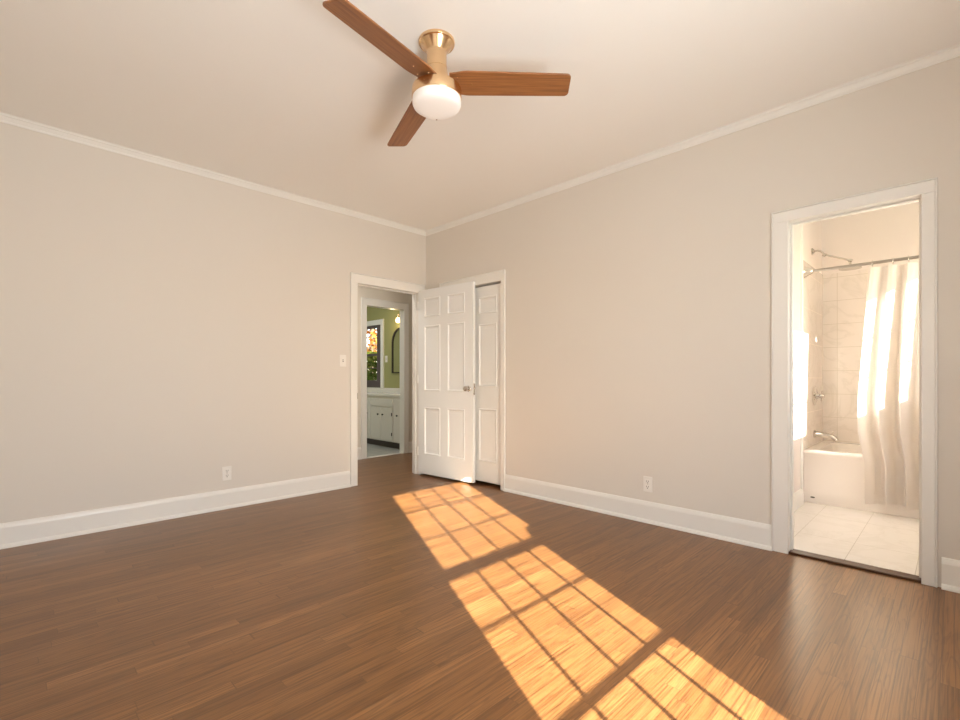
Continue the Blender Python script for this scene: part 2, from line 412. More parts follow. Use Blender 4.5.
def casing(name, label, ax, face, out, a0, a1, zt, wL, wR, jd, wT=0.09, th=0.017, mat=None, base=0.0, stop=True):
    """door casing with jamb lining. ax 'x' or 'y' = run axis; face = wall plane; out = +1/-1; jd = depth of jamb behind the face"""
    bm = bmesh.new()
    def bx(p0, p1, q0, q1, z0, z1):      # p along run, q out of the wall
        q0, q1 = face + out * q0, face + out * q1
        q0, q1 = min(q0, q1), max(q0, q1)
        if ax == 'x': box(bm, p0, p1, q0, q1, z0, z1)
        else: box(bm, q0, q1, p0, p1, z0, z1)
    if wL: bx(a0 - wL, a0, 0, th, base, zt)
    if wR: bx(a1, a1 + wR, 0, th, base, zt)
    bx(a0 - wL, a1 + wR, 0, th, zt, zt + wT)
    # outer back band
    if wL: bx(a0 - wL - 0.008, a0 - wL, 0, th + 0.006, base, zt + wT)
    if wR: bx(a1 + wR, a1 + wR + 0.008, 0, th + 0.006, base, zt + wT)
    bx(a0 - wL - (0.008 if wL else 0), a1 + wR + (0.008 if wR else 0), 0, th + 0.006, zt + wT, zt + wT + 0.008)
    # jamb lining and stop
    bx(a0 - 0.019, a0, -jd, 0, base, zt + 0.019); bx(a1, a1 + 0.019, -jd, 0, base, zt + 0.019); bx(a0, a1, -jd, 0, zt, zt + 0.019)
    if stop:
        bx(a0, a0 + 0.011, -0.085, -0.045, base, zt); bx(a1 - 0.011, a1, -0.085, -0.045, base, zt); bx(a0 + 0.011, a1 - 0.011, -0.085, -0.045, zt - 0.011, zt)
    return struct(name, bm, mat or M['trim'], label, 'door casing', bevel=0.0025)
tc = casing('trim_5', 'white casing around the hall doorway in the left wall', 'x', 0.0, 1, DX0, DX1, DZ, 0.065, 0.07, T)
sp = obj('strike_plate', boxes([(DX1 - 0.0012, DX1 + 0.004, 0.0005, 0.0182, 0.87, 0.93)]), M['nickel'], tc); sp['label'] = 'small metal strike plate'
casing('trim_6', 'white casing around the closet beside the open door', 'y', 0.0, 1, CY0, CY1, CZ, 0.06, 0.046, T, stop=False)
casing('trim_7', 'wide white casing around the bathroom doorway', 'y', 0.0, 1, BY0, BY1, BZ, 0.080, 0.053, T, wT=0.062)
casing('trim_8', 'white casing around the narrow washroom doorway in the hall', 'x', HALL, 1, HX0, HX1, HZ, 0.065, 0.075, 0.10, stop=False)
# bathroom-side casing strip and vertical edge trim by the tub
bm = bmesh.new(); lathe(bm, [(0.013, 0.12), (0.013, CH)], (-1.40, BYW + 0.004, 0), n=16)
struct('trim_9', bm, M['trim'], 'white vertical edge bead between painted wall and tub tile', 'trim', smooth=True)
bm = boxes([(-0.075, 0.004, BY0, BY1, 0.0, 0.0135)])
M['saddle'] = paint('threshold_wood', (0.085, 0.036, 0.014, 1), 0.35, 0.2, 0)
struct('trim_10', bm, M['saddle'], 'dark wood threshold strip in the bathroom doorway', 'threshold', bevel=0.004)
struct('trim_12', boxes([(HX0, HX1, HALL - 0.06, HALL + 0.012, -0.01, 0.008)]), M['stone'], 'pale stone threshold of the washroom doorway', 'threshold', bevel=0.003)

# ------------------------------------------------------------------ windows (sash bars drawn from the sunlight pattern)
def window(name, label, loc_parts):
    t = thing(name, label, 'window', kind='structure')
    for nm, bm, m in loc_parts: obj(nm, bm, m, t)
    return t
def sash_y(yc, x0, x1, z0, z1, xs, zs, stile=(0.045, 0.045), rail=(0.05, 0.05), d=0.036, mw=0.016, md=0.010):
    bm = bmesh.new(); a, b = yc - d / 2, yc + d / 2
    box(bm, x0 - stile[0], x0, a, b, z0 - rail[0], z1 + rail[1]); box(bm, x1, x1 + stile[1], a, b, z0 - rail[0], z1 + rail[1])
    box(bm, x0, x1, a, b, z0 - rail[0], z0); box(bm, x0, x1, a, b, z1, z1 + rail[1])
    for x in xs: box(bm, x - mw / 2, x + mw / 2, yc - md / 2, yc + md / 2, z0, z1)
    for z in zs:
        zc, h = z if isinstance(z, tuple) else (z, 0.014)
        box(bm, x0, x1, yc - md / 2, yc + md / 2, zc - h / 2, zc + h / 2)
    return bm
P = []
P.append(('frame', boxes([(WX0 - 0.07, WX0, YW - 0.018, YW, WZ0 - 0.03, WZ1 + 0.08), (WX1, WX1 + 0.07, YW - 0.018, YW, WZ0 - 0.03, WZ1 + 0.08), (WX0, WX1, YW - 0.018, YW, WZ1, WZ1 + 0.08),
                          (WX0 - 0.09, WX1 + 0.09, YW - 0.05, YW, WZ0 - 0.03, WZ0)]), M['trim']))
P.append(('upper_sash', sash_y(4.948, 2.05, 2.954, 1.349, 2.163, [2.27, 2.495, 2.73], [1.586, 1.886], stile=(0.06, 0.06), rail=(0.045, 0.055)), M['trim']))
P.append(('lower_sash', sash_y(4.90, 2.067, 2.954, 0.45, 1.265, [2.292, 2.512, 2.739], [(0.745, 0.026), 1.026], stile=(0.075, 0.06), rail=(0.055, 0.045)), M['trim']))
P.append(('pane', boxes([(2.05, 2.954, 4.947, 4.949, 1.349, 2.163), (2.067, 2.954, 4.899, 4.901, 0.45, 1.265)]), M['glass']))
window('window_1', 'tall white double-hung bedroom window behind the viewer', P)
xs = [-1.24 + 0.23 * k for k in (1, 2, 3)]
P = [('frame', boxes([(VX0 - 0.07, VX0, YW - 0.018, YW, VZ0 - 0.03, VZ1 + 0.08), (VX1, VX1 + 0.07, YW - 0.018, YW, VZ0 - 0.03, VZ1 + 0.08), (VX0, VX1, YW - 0.018, YW, VZ1, VZ1 + 0.08), (VX0 - 0.08, VX1 + 0.08, YW - 0.04, YW, VZ0 - 0.03, VZ0)]), M['trim']),
     ('sash', sash_y(4.92, -1.26, -0.30, 1.36, 2.26, xs, [1.655, 1.955], stile=(0.06, 0.06), rail=(0.06, 0.06)), M['trim']),
     ('pane', boxes([(-1.26, -0.30, 4.919, 4.921, 1.36, 2.26)]), M['glass'])]
window('window_2', 'white bathroom window out of frame above the tub', P)
# washroom window: white casing, dark sashes
X = GXW - 0.024
P = [('frame', boxes([(GXW, GXW + 0.02, NY0 - 0.09, NY0, 0.90, NZ1 + 0.09), (GXW, GXW + 0.02, NY1, NY1 + 0.09, 0.90, NZ1 + 0.09), (GXW, GXW + 0.02, NY0, NY1, NZ1, NZ1 + 0.09)]), M['trim'])]
bm = boxes([(GXW - 0.11, GXW - 0.001, NY1 - 0.02, NY1, NZ0, NZ1), (GXW - 0.11, GXW - 0.001, NY0, NY0 + 0.02, NZ0, NZ1)])
P.append(('jamb', bm, M['sash_dark']))
bm = boxes([(X - 0.02, X + 0.02, NY1 - 0.15, NY1 - 0.02, NZ0, NZ1), (X - 0.02, X + 0.02, NY0 + 0.02, NY0 + 0.075, NZ0, NZ1), (X - 0.02, X + 0.02, NY0 + 0.075, NY1 - 0.15, NZ1 - 0.05, NZ1),
            (X - 0.03, X + 0.02, NY0 + 0.075, NY1 - 0.15, 1.49, 1.53), (X - 0.02, X + 0.04, NY0 + 0.02, NY1 - 0.02, NZ0, 1.045),
            (X - 0.01, X + 0.01, NY0 + 0.45, NY0 + 0.475, 1.04, NZ1), (X - 0.01, X + 0.01, NY0 + 0.075, NY1 - 0.15, 1.26, 1.275)])
P.append(('sash', bm, M['sash_dark']))
P.append(('pane', boxes([(X - 0.001, X + 0.001, NY0 + 0.075, NY1 - 0.15, 1.04, NZ1)]), M['glass']))
window('window_3', 'washroom window with dark sashes and trees outside', P)

# ------------------------------------------------------------------ six-panel doors
def panel_face(bm, W_, H_, cols, rows, y, s):
    """front (s=+1, toward +y) or back (s=-1) skin of a panelled slab in local x,z"""
    xs = sorted({0, W_, *[c for p in cols for c in p]}); zs = sorted({0, H_, *[c for p in rows for c in p]})
    def quad(ps):
        vs = [bm.verts.new(p) for p in ps]; bm.faces.new(vs if s < 0 else vs[::-1])
    for i in range(len(xs) - 1):
        for j in range(len(zs) - 1):
            x0, x1, z0, z1 = xs[i], xs[i + 1], zs[j], zs[j + 1]
            if (x0, x1) in cols and (z0, z1) in rows:
                # raised outer bead, cove down, flat, raised field
                steps = [(0, 0), (0.003, 0.006), (0.012, 0.006), (0.020, -0.006), (0.030, -0.008), (0.050, -0.003), (0.052, -0.003)]
                for (i0, d0), (i1, d1) in zip(steps, steps[1:]):
                    a = [(x0 + i0, y + s * d0, z0 + i0), (x1 - i0, y + s * d0, z0 + i0), (x1 - i0, y + s * d0, z1 - i0), (x0 + i0, y + s * d0, z1 - i0)]
                    b = [(x0 + i1, y + s * d1, z0 + i1), (x1 - i1, y + s * d1, z0 + i1), (x1 - i1, y + s * d1, z1 - i1), (x0 + i1, y + s * d1, z1 - i1)]
                    for k in range(4): quad([a[k], a[(k + 1) % 4], b[(k + 1) % 4], b[k]])
                ii, dd = steps[-1]
                quad([(x0 + ii, y + s * dd, z0 + ii), (x1 - ii, y + s * dd, z0 + ii), (x1 - ii, y + s * dd, z1 - ii), (x0 + ii, y + s * dd, z1 - ii)])
            else:
                quad([(x0, y, z0), (x1, y, z0), (x1, y, z1), (x0, y, z1)])
def panel_door(W_, H_, T_, cols, rows):
    bm = bmesh.new()
    panel_face(bm, W_, H_, cols, rows, T_ / 2, 1); panel_face(bm, W_, H_, cols, rows, -T_ / 2, -1)
    for ps in [[(0, 0), (0, H_)], [(W_, 0), (W_, H_)]]:
        x = ps[0][0]; bm.faces.new([bm.verts.new(q) for q in [(x, -T_ / 2, 0), (x, T_ / 2, 0), (x, T_ / 2, H_), (x, -T_ / 2, H_)]])
    for z in (0, H_): bm.faces.new([bm.verts.new(q) for q in [(0, -T_ / 2, z), (W_, -T_ / 2, z), (W_, T_ / 2, z), (0, T_ / 2, z)]])
    bmesh.ops.remove_doubles(bm, verts=bm.verts, dist=1e-5)
    return bm
def knob(bm, c, axis, s=1.0):
    lathe(bm, [(0.0, 0.0), (0.030 * s, 0.0), (0.031 * s, 0.004), (0.026 * s, 0.009), (0.011 * s, 0.011), (0.010 * s, 0.026 * s), (0.018 * s, 0.031 * s), (0.0265 * s, 0.040 * s), (0.0275 * s, 0.047 * s), (0.024 * s, 0.055 * s), (0.014 * s, 0.060 * s), (0.0, 0.061 * s)], c, axis, 28)

DW, DH, DT = 0.815, 2.03, 0.034
ang = math.atan2(0.815, -0.062)
d1 = thing('door_1', 'open white six-panel door with a chrome knob standing beside the closet', 'door', (0.123, 0.020, 0.024), ang, kind='structure')
# local +y of the leaf faces -x of the room (closet side); local -y faces the viewer
cols = [(0.095, 0.345), (0.452, 0.702)]
rows = [(0.215, 0.735), (0.915, 1.630), (1.725, 1.935)]
obj('leaf', panel_door(DW, DH, DT, cols, rows), M['door'], d1, smooth=True, loc=(0, DT / 2, 0))
bm = bmesh.new(); knob(bm, (DW - 0.060, 0, 0.948), (0, -1, 0), 1.0); obj('door_knob', bm, M['chrome'], d1, smooth=True)
bm = bmesh.new(); knob(bm, (DW - 0.060, DT, 0.948), (0, 1, 0), 0.72); obj('door_knob', bm, M['chrome'], d1, smooth=True)
bm = boxes([(DW, DW + 0.0015, 0.006, DT - 0.006, 0.885, 1.0)]); lathe(bm, [(0.008, 0), (0.008, 0.010), (0.004, 0.013), (0, 0.013)], (DW, DT / 2, 0.955), (1, 0, 0), 12); lathe(bm, [(0.006, 0), (0.006, 0.008), (0, 0.009)], (DW, DT / 2, 0.9), (1, 0, 0), 10)
obj('latch', bm, M['nickel'], d1)
for z in (0.2, 1.0, 1.82):
    bm = bmesh.new(); lathe(bm, [(0.006, 0), (0.006, 0.09)], (-0.007, -0.004, z), (0, 0, 1), 12); box(bm, -0.007, 0.001, -0.001, 0.03, z, z + 0.09)
    obj('hinge', bm, M['trim'], d1, smooth=True)

CWD = CY1 - CY0 - 0.006
d2 = thing('door_2', 'closed white closet door half hidden behind the open door', 'door', (-0.045, CY0 + 0.003, 0.035), R(90), kind='structure')
cr = CWD - 0.085
rows2 = [(0.20, 0.735), (0.955, 1.59), (1.69, 1.865)]
obj('leaf', panel_door(CWD, CZ - 0.050, 0.034, [(0.10, 0.355), (cr - 0.255, cr)], rows2), M['closet_door'], d2, smooth=True)
bm = bmesh.new(); knob(bm, (0.06, -0.017, 0.94), (0, -1, 0), 0.6); obj('door_knob', bm, M['chrome'], d2, smooth=True)

# ------------------------------------------------------------------ ceiling fan
FX, FY = 1.8834, 2.4497
fan = thing('ceiling_fan', 'brass flush-mount ceiling fan with three walnut blades and opal light', 'ceiling fan', (FX, FY, CH))
def fl(prof, nm, mat, n=48):
    bm = bmesh.new(); lathe(bm, [(r, z - CH) for r, z in prof], (0, 0, 0), (0, 0, 1), n)
    return obj(nm, bm, mat, fan, smooth=True)
fl([(0.0, 2.743), (0.089, 2.743), (0.090, 2.736), (0.087, 2.730), (0.080, 2.728), (0.050, 2.690), (0.049, 2.686), (0, 2.686)][::-1], 'canopy', M['brass'])
fl([(0.0, 2.70), (0.049, 2.70), (0.049, 2.618), (0.0515, 2.616), (0.0515, 2.608), (0.049, 2.606), (0.049, 2.60), (0, 2.60)][::-1], 'neck', M['brass'])
fl([(0.0, 2.61), (0.050, 2.61), (0.056, 2.575), (0.066, 2.545), (0.069, 2.518), (0.112, 2.513), (0.121, 2.507), (0.123, 2.499), (0.123, 2.462), (0.121, 2.457), (0.0, 2.457)][::-1], 'motor_housing', M['brass'], 64)
fl([(0.0, 2.466), (0.1185, 2.466), (0.1195, 2.455), (0.1195, 2.432), (0.115, 2.420), (0.104, 2.412), (0.085, 2.4075), (0.04, 2.405), (0.0, 2.4045)][::-1], 'light_shade', M['opal'], 64)
bm = bmesh.new(); lathe(bm, [(0.004, 0.0), (0.004, -0.003), (0, -0.004)], (-0.062, -0.075, 2.4105 - CH), (0, 0, 1), 10)
obj('set_screw', bm, M['nickel'], fan)
def blade_bm():
    bm = bmesh.new()
    L0, L1 = 0.068, 0.655
    def half(r):
        if r < 0.16: return 0.5 * (0.118 + (0.143 - 0.118) * (0.5 - 0.5 * cos(pi * (r - L0) / (0.16 - L0))))
        return 0.5 * (0.143 + (0.128 - 0.143) * (r - 0.16) / (L1 - 0.16))
    out = []
    rs = [L0 + (0.16 - L0) * k / 8 for k in range(9)] + [0.25, 0.35, 0.45, 0.55]
    for r in rs: out.append((r, -half(r)))
    h = half(L1); rc = 0.022
    for k in range(7): a = -pi / 2 + pi / 2 * k / 6; out.append((L1 - rc + rc * cos(a), -h + rc + rc * sin(a)))
    for k in range(7): a = pi / 2 * k / 6; out.append((L1 - rc + rc * cos(a), h - rc + rc * sin(a)))
    for r in rs[::-1]: out.append((r, half(r)))
    th = 0.0045
    a = [bm.verts.new((x, y, -th)) for x, y in out]; b = [bm.verts.new((x, y, th)) for x, y in out]
    n = len(out)
    for k in range(n): bm.faces.new([a[k], a[(k + 1) % n], b[(k + 1) % n], b[k]])
    bm.faces.new(a[::-1]); bm.faces.new(b)
    return bm
pitch = R(-13.1)
for k, dg in enumerate((12.5, 132.5, 252.5)):
    o = obj('blade', blade_bm(), M['blade'], fan, bevel=0.002, loc=(0, 0, 2.539 - CH), rot=(pitch, R(2.5), R(dg)))
    bm = bmesh.new(); box(bm, 0.05, 0.095, -0.035, 0.035, 0.004, 0.012)
    obj('bracket', bm, M['brass'], o, bevel=0.002)
    for sx, sy in ((0.175, 0.0), (0.105, 0.033), (0.105, -0.033)):
        bm = bmesh.new(); lathe(bm, [(0, -0.0078), (0.003, -0.0072), (0.0045, -0.0045), (0.0045, -0.003), (0, -0.003)], (sx, sy, 0), (0, 0, 1), 10); obj('screw', bm, M['brass'], o, smooth=True)

# ------------------------------------------------------------------ outlets and switches
def plate_bm(w=0.070, h=0.115, t=0.006):
    bm = bmesh.new(); box(bm, -w / 2, w / 2, 0, t, -h / 2, h / 2); return bm
def outlet(loc, rz, label):
    t = thing('wall_outlet', label, 'outlet', loc, rz)
    obj('cover_plate', plate_bm(), M['plastic'], t, bevel=0.003)
    for z in (0.0195, -0.0195):
        bm = bmesh.new(); box(bm, -0.0165, 0.0165, 0.006, 0.0085, z - 0.0145, z + 0.0145)
        s = obj('socket', bm, M['plastic'], t, bevel=0.004)
        bm = boxes([(-0.0085, -0.0055, 0.0084, 0.0092, z - 0.002, z + 0.009), (0.0055, 0.0085, 0.0084, 0.0092, z - 0.002, z + 0.009)])
        lathe(bm, [(0, 0.0084), (0.0036, 0.0084), (0.0036, 0.0092), (0, 0.0092)], (0, 0, z - 0.0085), (0, 1, 0), 10)
        obj('slots', bm, M['slot'], s)
    bm = bmesh.new(); lathe(bm, [(0, 0.006), (0.003, 0.006), (0.003, 0.0072), (0, 0.0074)], (0, 0, 0), (0, 1, 0), 10); obj('screw', bm, M['nickel'], t)
    return t
outlet((2.095, 0.0, 0.29), 0, 'white duplex outlet low on the left wall')
outlet((0.0, 2.644, 0.285), R(-90), 'white duplex outlet low on the right wall between closet and bathroom')
def switch(loc, rz, label):
    t = thing('light_switch', label, 'light switch', loc, rz)
    obj('cover_plate', plate_bm(), M['plastic'], t, bevel=0.003)
    bm = bmesh.new(); box(bm, -0.005, 0.005, 0.006, 0.007, -0.012, 0.012); obj('slot', bm, M['slot'], t)
    bm = bmesh.new(); tube(bm, [(0, 0.004, 0.0), (0, 0.017, 0.006)], [0.0045, 0.0035], 8); obj('toggle', bm, M['plastic'], t, smooth=True)
    return t
switch((1.04, 0.0, 1.25), 0, 'cream toggle switch on the left wall beside the hall doorway')
switch((GXW, -2.80, 1.42), R(-90), 'cream switch plate on the green wall between window and mirror')

# ------------------------------------------------------------------ bathroom fittings
tub = thing('bathtub', 'white alcove bathtub behind the shower curtain', 'bathtub', (-1.87, 4.09, 0.014))
ax0, ax1, ay0, ay1, TZ = -2.279, -1.475, BYW + 0.001, YW - 0.002, 0.462
bm = bmesh.new()
def ring(x0, x1, y0, y1, z, r, n=6):
    pts = []
    for cx_, cy_, a0 in ((x1 - r, y1 - r, 0), (x0 + r, y1 - r, pi / 2), (x0 + r, y0 + r, pi), (x1 - r, y0 + r, 3 * pi / 2)):
        for k in range(n): a = a0 + pi / 2 * k / (n - 1); pts.append((cx_ + r * cos(a), cy_ + r * sin(a), z))
    return [bm.verts.new(p) for p in pts]
RR = [ring(ax0, ax1, ay0, ay1, 0.015, 0.006), ring(ax0, ax1, ay0, ay1, 0.11, 0.006), ring(ax0, ax1 - 0.012, ay0, ay1, 0.13, 0.006), ring(ax0, ax1 - 0.012, ay0, ay1, TZ - 0.05, 0.006),
      ring(ax0, ax1, ay0, ay1, TZ - 0.03, 0.008), ring(ax0, ax1, ay0, ay1, TZ - 0.012, 0.010), ring(ax0 + 0.004, ax1 - 0.008, ay0 + 0.004, ay1 - 0.004, TZ, 0.012),
      ring(ax0 + 0.06, ax1 - 0.075, ay0 + 0.09, ay1 - 0.09, TZ - 0.002, 0.10), ring(ax0 + 0.07, ax1 - 0.088, ay0 + 0.105, ay1 - 0.11, TZ - 0.02, 0.11),
      ring(ax0 + 0.11, ax1 - 0.13, ay0 + 0.16, ay1 - 0.25, 0.14, 0.13), ring(ax0 + 0.16, ax1 - 0.18, ay0 + 0.22, ay1 - 0.32, 0.09, 0.12)]
for a, b in zip(RR, RR[1:]):
    n = len(a)
    for k in range(n): bm.faces.new([a[k], a[(k + 1) % n], b[(k + 1) % n], b[k]])
bm.faces.new(RR[0][::-1]); bm.faces.new(RR[-1])
o = obj('tub_shell', bm, M['enamel'], tub, smooth=True); o.location = -tub.location
bm = bmesh.new(); lathe(bm, [(0, 0), (0.017, 0), (0.017, 0.002), (0, 0.003)], (0, 0, 0), (1, 0, 0), 20)
for v in bm.verts: v.co.z *= 0.4
o = obj('badge', bm, M['slot'], tub); o.location = Vector((ax1 - 0.0005, 3.405, 0.062)) - Vector(tub.location)
o['label'] = 'small dark oval mark low on the apron'

rod = thing('curtain_rod', 'chrome shower curtain rod spanning above the tub', 'curtain rod', (-1.47, BYW, 1.99))
bm = bmesh.new(); tube(bm, [(0, 0.03, 0), (0, YW - BYW - 0.03, 0)], 0.0125, 20); obj('rod', bm, M['rod'], rod, smooth=True)
FLG = [(0, 0.0), (0.056, 0.0), (0.058, 0.006), (0.050, 0.018), (0.036, 0.040), (0.028, 0.060), (0.018, 0.072), (0, 0.072)]
bm = bmesh.new(); lathe(bm, FLG, (0, 0.0005, 0), (0, 1, 0), 28); obj('flange', bm, M['chrome'], rod, smooth=True)
bm = bmesh.new(); lathe(bm, FLG, (0, YW - BYW - 0.0005, 0), (0, -1, 0), 28); obj('flange', bm, M['chrome'], rod, smooth=True)

cur = thing('shower_curtain', 'white cloth shower curtain hanging in folds outside the tub', 'shower curtain', (-1.47, 3.75, 1.97))
def curtain_bm():
    bm = bmesh.new(); NU, NV = 220, 60; ztop, zbot = 1.955, 0.098
    g = []
    for j in range(NV + 1):
        v = j / NV; z = ztop + (zbot - ztop) * v; row = []
        lead = 3.772 + (3.710 - 3.772) * min(1, v / 0.55) if v < 0.70 else 3.710 + (3.752 - 3.710) * min(1, (v - 0.70) / 0.13)
        for i in range(NU + 1):
            u = i / NU
            ph = 2 * pi * (u * 7.0) + 0.5 * sin(3 * u + 2.2 * v)
            amp = (0.022 + 0.036 * min(1, v * 2.0)) * (0.8 + 0.35 * sin(u * 23 + 1.0))
            sh = sin(ph) + 0.25 * sin(2.0 * ph + 1.1 + v)
            y = lead + u * (4.58 - lead) + 0.022 * cos(ph + 0.6) * min(1, 0.3 + v)
            x = -1.47 + 0.052 * min(1, v * 1.6) + amp * sh * (1 - 0.25 * (v > 0.97))
            dz = 0.010 * sin(ph * 0.5) if v > 0.9 else 0
            x = max(x, -1.4625) if z < 0.50 else x
            row.append(bm.verts.new((x + 1.47, y - 3.75, z - 1.97 - dz * (v - 0.9) * 10 - 0.012 * u)))
        g.append(row)
    for j in range(NV):
        for i in range(NU): bm.faces.new([g[j][i], g[j][i + 1], g[j + 1][i + 1], g[j + 1][i]])
    return bm
o = obj('curtain_cloth', curtain_bm(), M['cloth'], cur, smooth=True)
for p in o.data.polygons: p.use_smooth = True
for yr in (3.80, 3.925, 4.015, 4.075, 4.20, 4.32, 4.44, 4.55):
    bm = bmesh.new(); tube(bm, [(0.019 * cos(2 * pi * k / 20), 0.002 * sin(4 * pi * k / 20), -0.004 + 0.024 * sin(2 * pi * k / 20)) for k in range(21)], 0.0024, 6)
    obj('ring', bm, M['chrome'], cur, smooth=True, loc=(0, yr - 3.75, 0.018))

sh = thing('rain_shower', 'chrome rain shower head on a long arm above the curtain rod', 'shower head', (-1.83, BYW, 2.235))
bm = bmesh.new(); lathe(bm, [(0, 0), (0.032, 0), (0.033, 0.004), (0.024, 0.014), (0.012, 0.022), (0, 0.022)], (0, 0.0005, 0), (0, 1, 0), 24); obj('flange', bm, M['chrome'], sh, smooth=True)
bm = bmesh.new(); tube(bm, [(0, 0.015, 0), (0, 0.045, 0.002), (0, 0.07, -0.010), (0, 0.092, -0.038)], 0.0085, 12); lathe(bm, [(0, 0), (0.016, 0), (0.016, 0.026), (0, 0.026)], (0, 0.082, -0.042), (0, 0.92, -0.38), 16); obj('elbow', bm, M['chrome'], sh, smooth=True)
bm = bmesh.new(); tube(bm, [(0.0, 0.095, -0.045), (0.0, 0.288, -0.131)], 0.008, 12); lathe(bm, [(0, 0), (0.014, 0), (0.014, 0.024), (0, 0.024)], (0, 0.272, -0.125), (0, 0.92, -0.40), 16); obj('arm', bm, M['chrome'], sh, smooth=True)
bm = bmesh.new(); lathe(bm, [(0, -0.135), (0.009, -0.135), (0.009, -0.170), (0.018, -0.182), (0.076, -0.192), (0.082, -0.197), (0.081, -0.202), (0, -0.203)], (0, 0.280, 0.0), (0, 0, 1), 36); obj('spray_plate', bm, M['chrome'], sh, smooth=True)

va_ = thing('shower_valve', 'chrome cross-handle shower valve above the tub spout', 'shower valve', (-1.88, BYW + 0.010, 0.915))
bm = bmesh.new(); lathe(bm, [(0, 0.0003), (0.088, 0.0003), (0.089, 0.004), (0.076, 0.012), (0.026, 0.017), (0.022, 0.04), (0, 0.04)], (0, 0, 0), (0, 1, 0), 32); obj('escutcheon', bm, M['chrome'], va_, smooth=True)
bm = bmesh.new(); lathe(bm, [(0, 0.038), (0.017, 0.038), (0.019, 0.06), (0.013, 0.078), (0, 0.08)], (0, 0, 0), (0, 1, 0), 20)
for k in range(4):
    a = pi / 4 * 0 + pi / 2 * k + 0.15
    tube(bm, [(0.010 * cos(a), 0.058, 0.010 * sin(a)), (0.030 * cos(a), 0.058, 0.030 * sin(a)), (0.044 * cos(a), 0.058, 0.044 * sin(a)), (0.052 * cos(a), 0.058, 0.052 * sin(a))], [0.007, 0.006, 0.009, 0.004], 10)
obj('cross_handle', bm, M['chrome'], va_, smooth=True)

sp = thing('tub_spout', 'chrome tub spout below the shower valve', 'tub spout', (-1.87, BYW + 0.010, 0.565))
bm = bmesh.new(); lathe(bm, [(0, 0.0003), (0.036, 0.0003), (0.036, 0.006), (0.030, 0.012), (0, 0.012)], (0, 0, 0), (0, 1, 0), 24); obj('flange', bm, M['chrome'], sp, smooth=True)
bm = bmesh.new(); tube(bm, [(0, 0.008, 0), (0, 0.045, 0), (0, 0.09, -0.004), (0, 0.13, -0.014), (0, 0.155, -0.028), (0, 0.168, -0.048)], [0.027, 0.025, 0.023, 0.022, 0.021, 0.019], 18); lathe(bm, [(0.006, 0), (0.006, 0.018), (0.009, 0.022), (0.006, 0.03), (0, 0.03)], (0, 0.14, 0.002), (0, 0, 1), 10); obj('spout', bm, M['chrome'], sp, smooth=True)

# ------------------------------------------------------------------ washroom beyond the hall
CXF = -0.82   # cabinet front
van = thing('vanity_cabinet', 'white painted vanity cabinet with black knobs under the counter', 'cabinet', (-1.08, -2.4, 0.002))
def vp(nm, bm, m, parent=None, **k):
    o = obj(nm, bm, m, parent or van, **k)
    if parent is None: o.location = -Vector(van.location)
    return o
VY0, VY1 = -3.55, -1.50
vp('body', boxes([(GXW + 0.001, CXF, VY0, VY1, 0.10, 0.80)]), M['cabinet'])
vp('toe_kick', boxes([(GXW + 0.001, CXF - 0.06, VY0, VY1, 0.003, 0.10)]), M['sash_dark'])
def vdoor(y0, y1, z0, z1, knobs, nm='door', hinges=None):
    d = vp(nm, boxes([(CXF, CXF + 0.018, y0, y1, z0, z1)]), M['cabinet'], bevel=0.003)
    for ky, kz in knobs:
        bm = bmesh.new(); lathe(bm, [(0.006, 0), (0.006, 0.010), (0.014, 0.016), (0.015, 0.022), (0.009, 0.028), (0, 0.029)], (CXF + 0.018, ky, kz), (1, 0, 0), 14); vp('knob', bm, M['black'], d, smooth=True)
    for hy in (hinges or []):
        for hz in (z0 + 0.10, z1 - 0.10):
            bm = boxes([(CXF + 0.0185, CXF + 0.021, hy - 0.012, hy + 0.012, hz - 0.025, hz + 0.025)]); vp('hinge', bm, M['black'], d)
vdoor(-2.43, -2.145, 0.12, 0.625, [(-2.205, 0.515)])
vdoor(-2.135, -1.83, 0.12, 0.625, [(-2.075, 0.515)], hinges=[-1.845])
vdoor(-2.43, -1.83, 0.642, 0.755, [], 'drawer')
vdoor(-2.80, -2.475, 0.12, 0.755, [(-2.535, 0.515)])
vdoor(-1.79, -1.52, 0.12, 0.755, [(-1.69, 0.515)])
tag(obj('countertop', boxes([(GXW + 0.001, CXF + 0.02, VY0, VY1 + 0.01, 0.80, 0.832), (GXW + 0.001, GXW + 0.02, VY0, VY1 + 0.01, 0.832, 0.915)]), M['stone'], bevel=0.003),
    'pale stone countertop with backsplash on the washroom vanity', 'countertop')

mir = thing('wall_mirror', 'arched mirror with thin dark frame on the green wall', 'mirror', (GXW, -2.36, 1.17))
def arch(w, h, n=20):
    r = w / 2; return [(-r, 0), (r, 0)] + [(r * cos(pi * k / n), h - r + r * sin(pi * k / n)) for k in range(n + 1)]
def arch_slab(bm, pts, x0, x1):
    a = [bm.verts.new((x0, y, z)) for y, z in pts]; b = [bm.verts.new((x1, y, z)) for y, z in pts]; n = len(pts)
    for k in range(n): bm.faces.new([a[k], a[(k + 1) % n], b[(k + 1) % n], b[k]])
    bm.faces.new(a[::-1]); bm.faces.new(b)
bm = bmesh.new(); pts = arch(0.50, 0.77)
inn = [(y * 0.91, 0.02 + z * 0.945) for y, z in pts]
for (A, B) in [((0.001, pts), (0.024, pts)), ((0.024, pts), (0.024, inn)), ((0.024, inn), (0.001, inn)), ((0.001, inn), (0.001, pts))]:
    a = [bm.verts.new((A[0], y, z)) for y, z in A[1]]; b = [bm.verts.new((B[0], y, z)) for y, z in B[1]]
    for k in range(len(a)): bm.faces.new([a[k], a[(k + 1) % len(a)], b[(k + 1) % len(a)], b[k]])
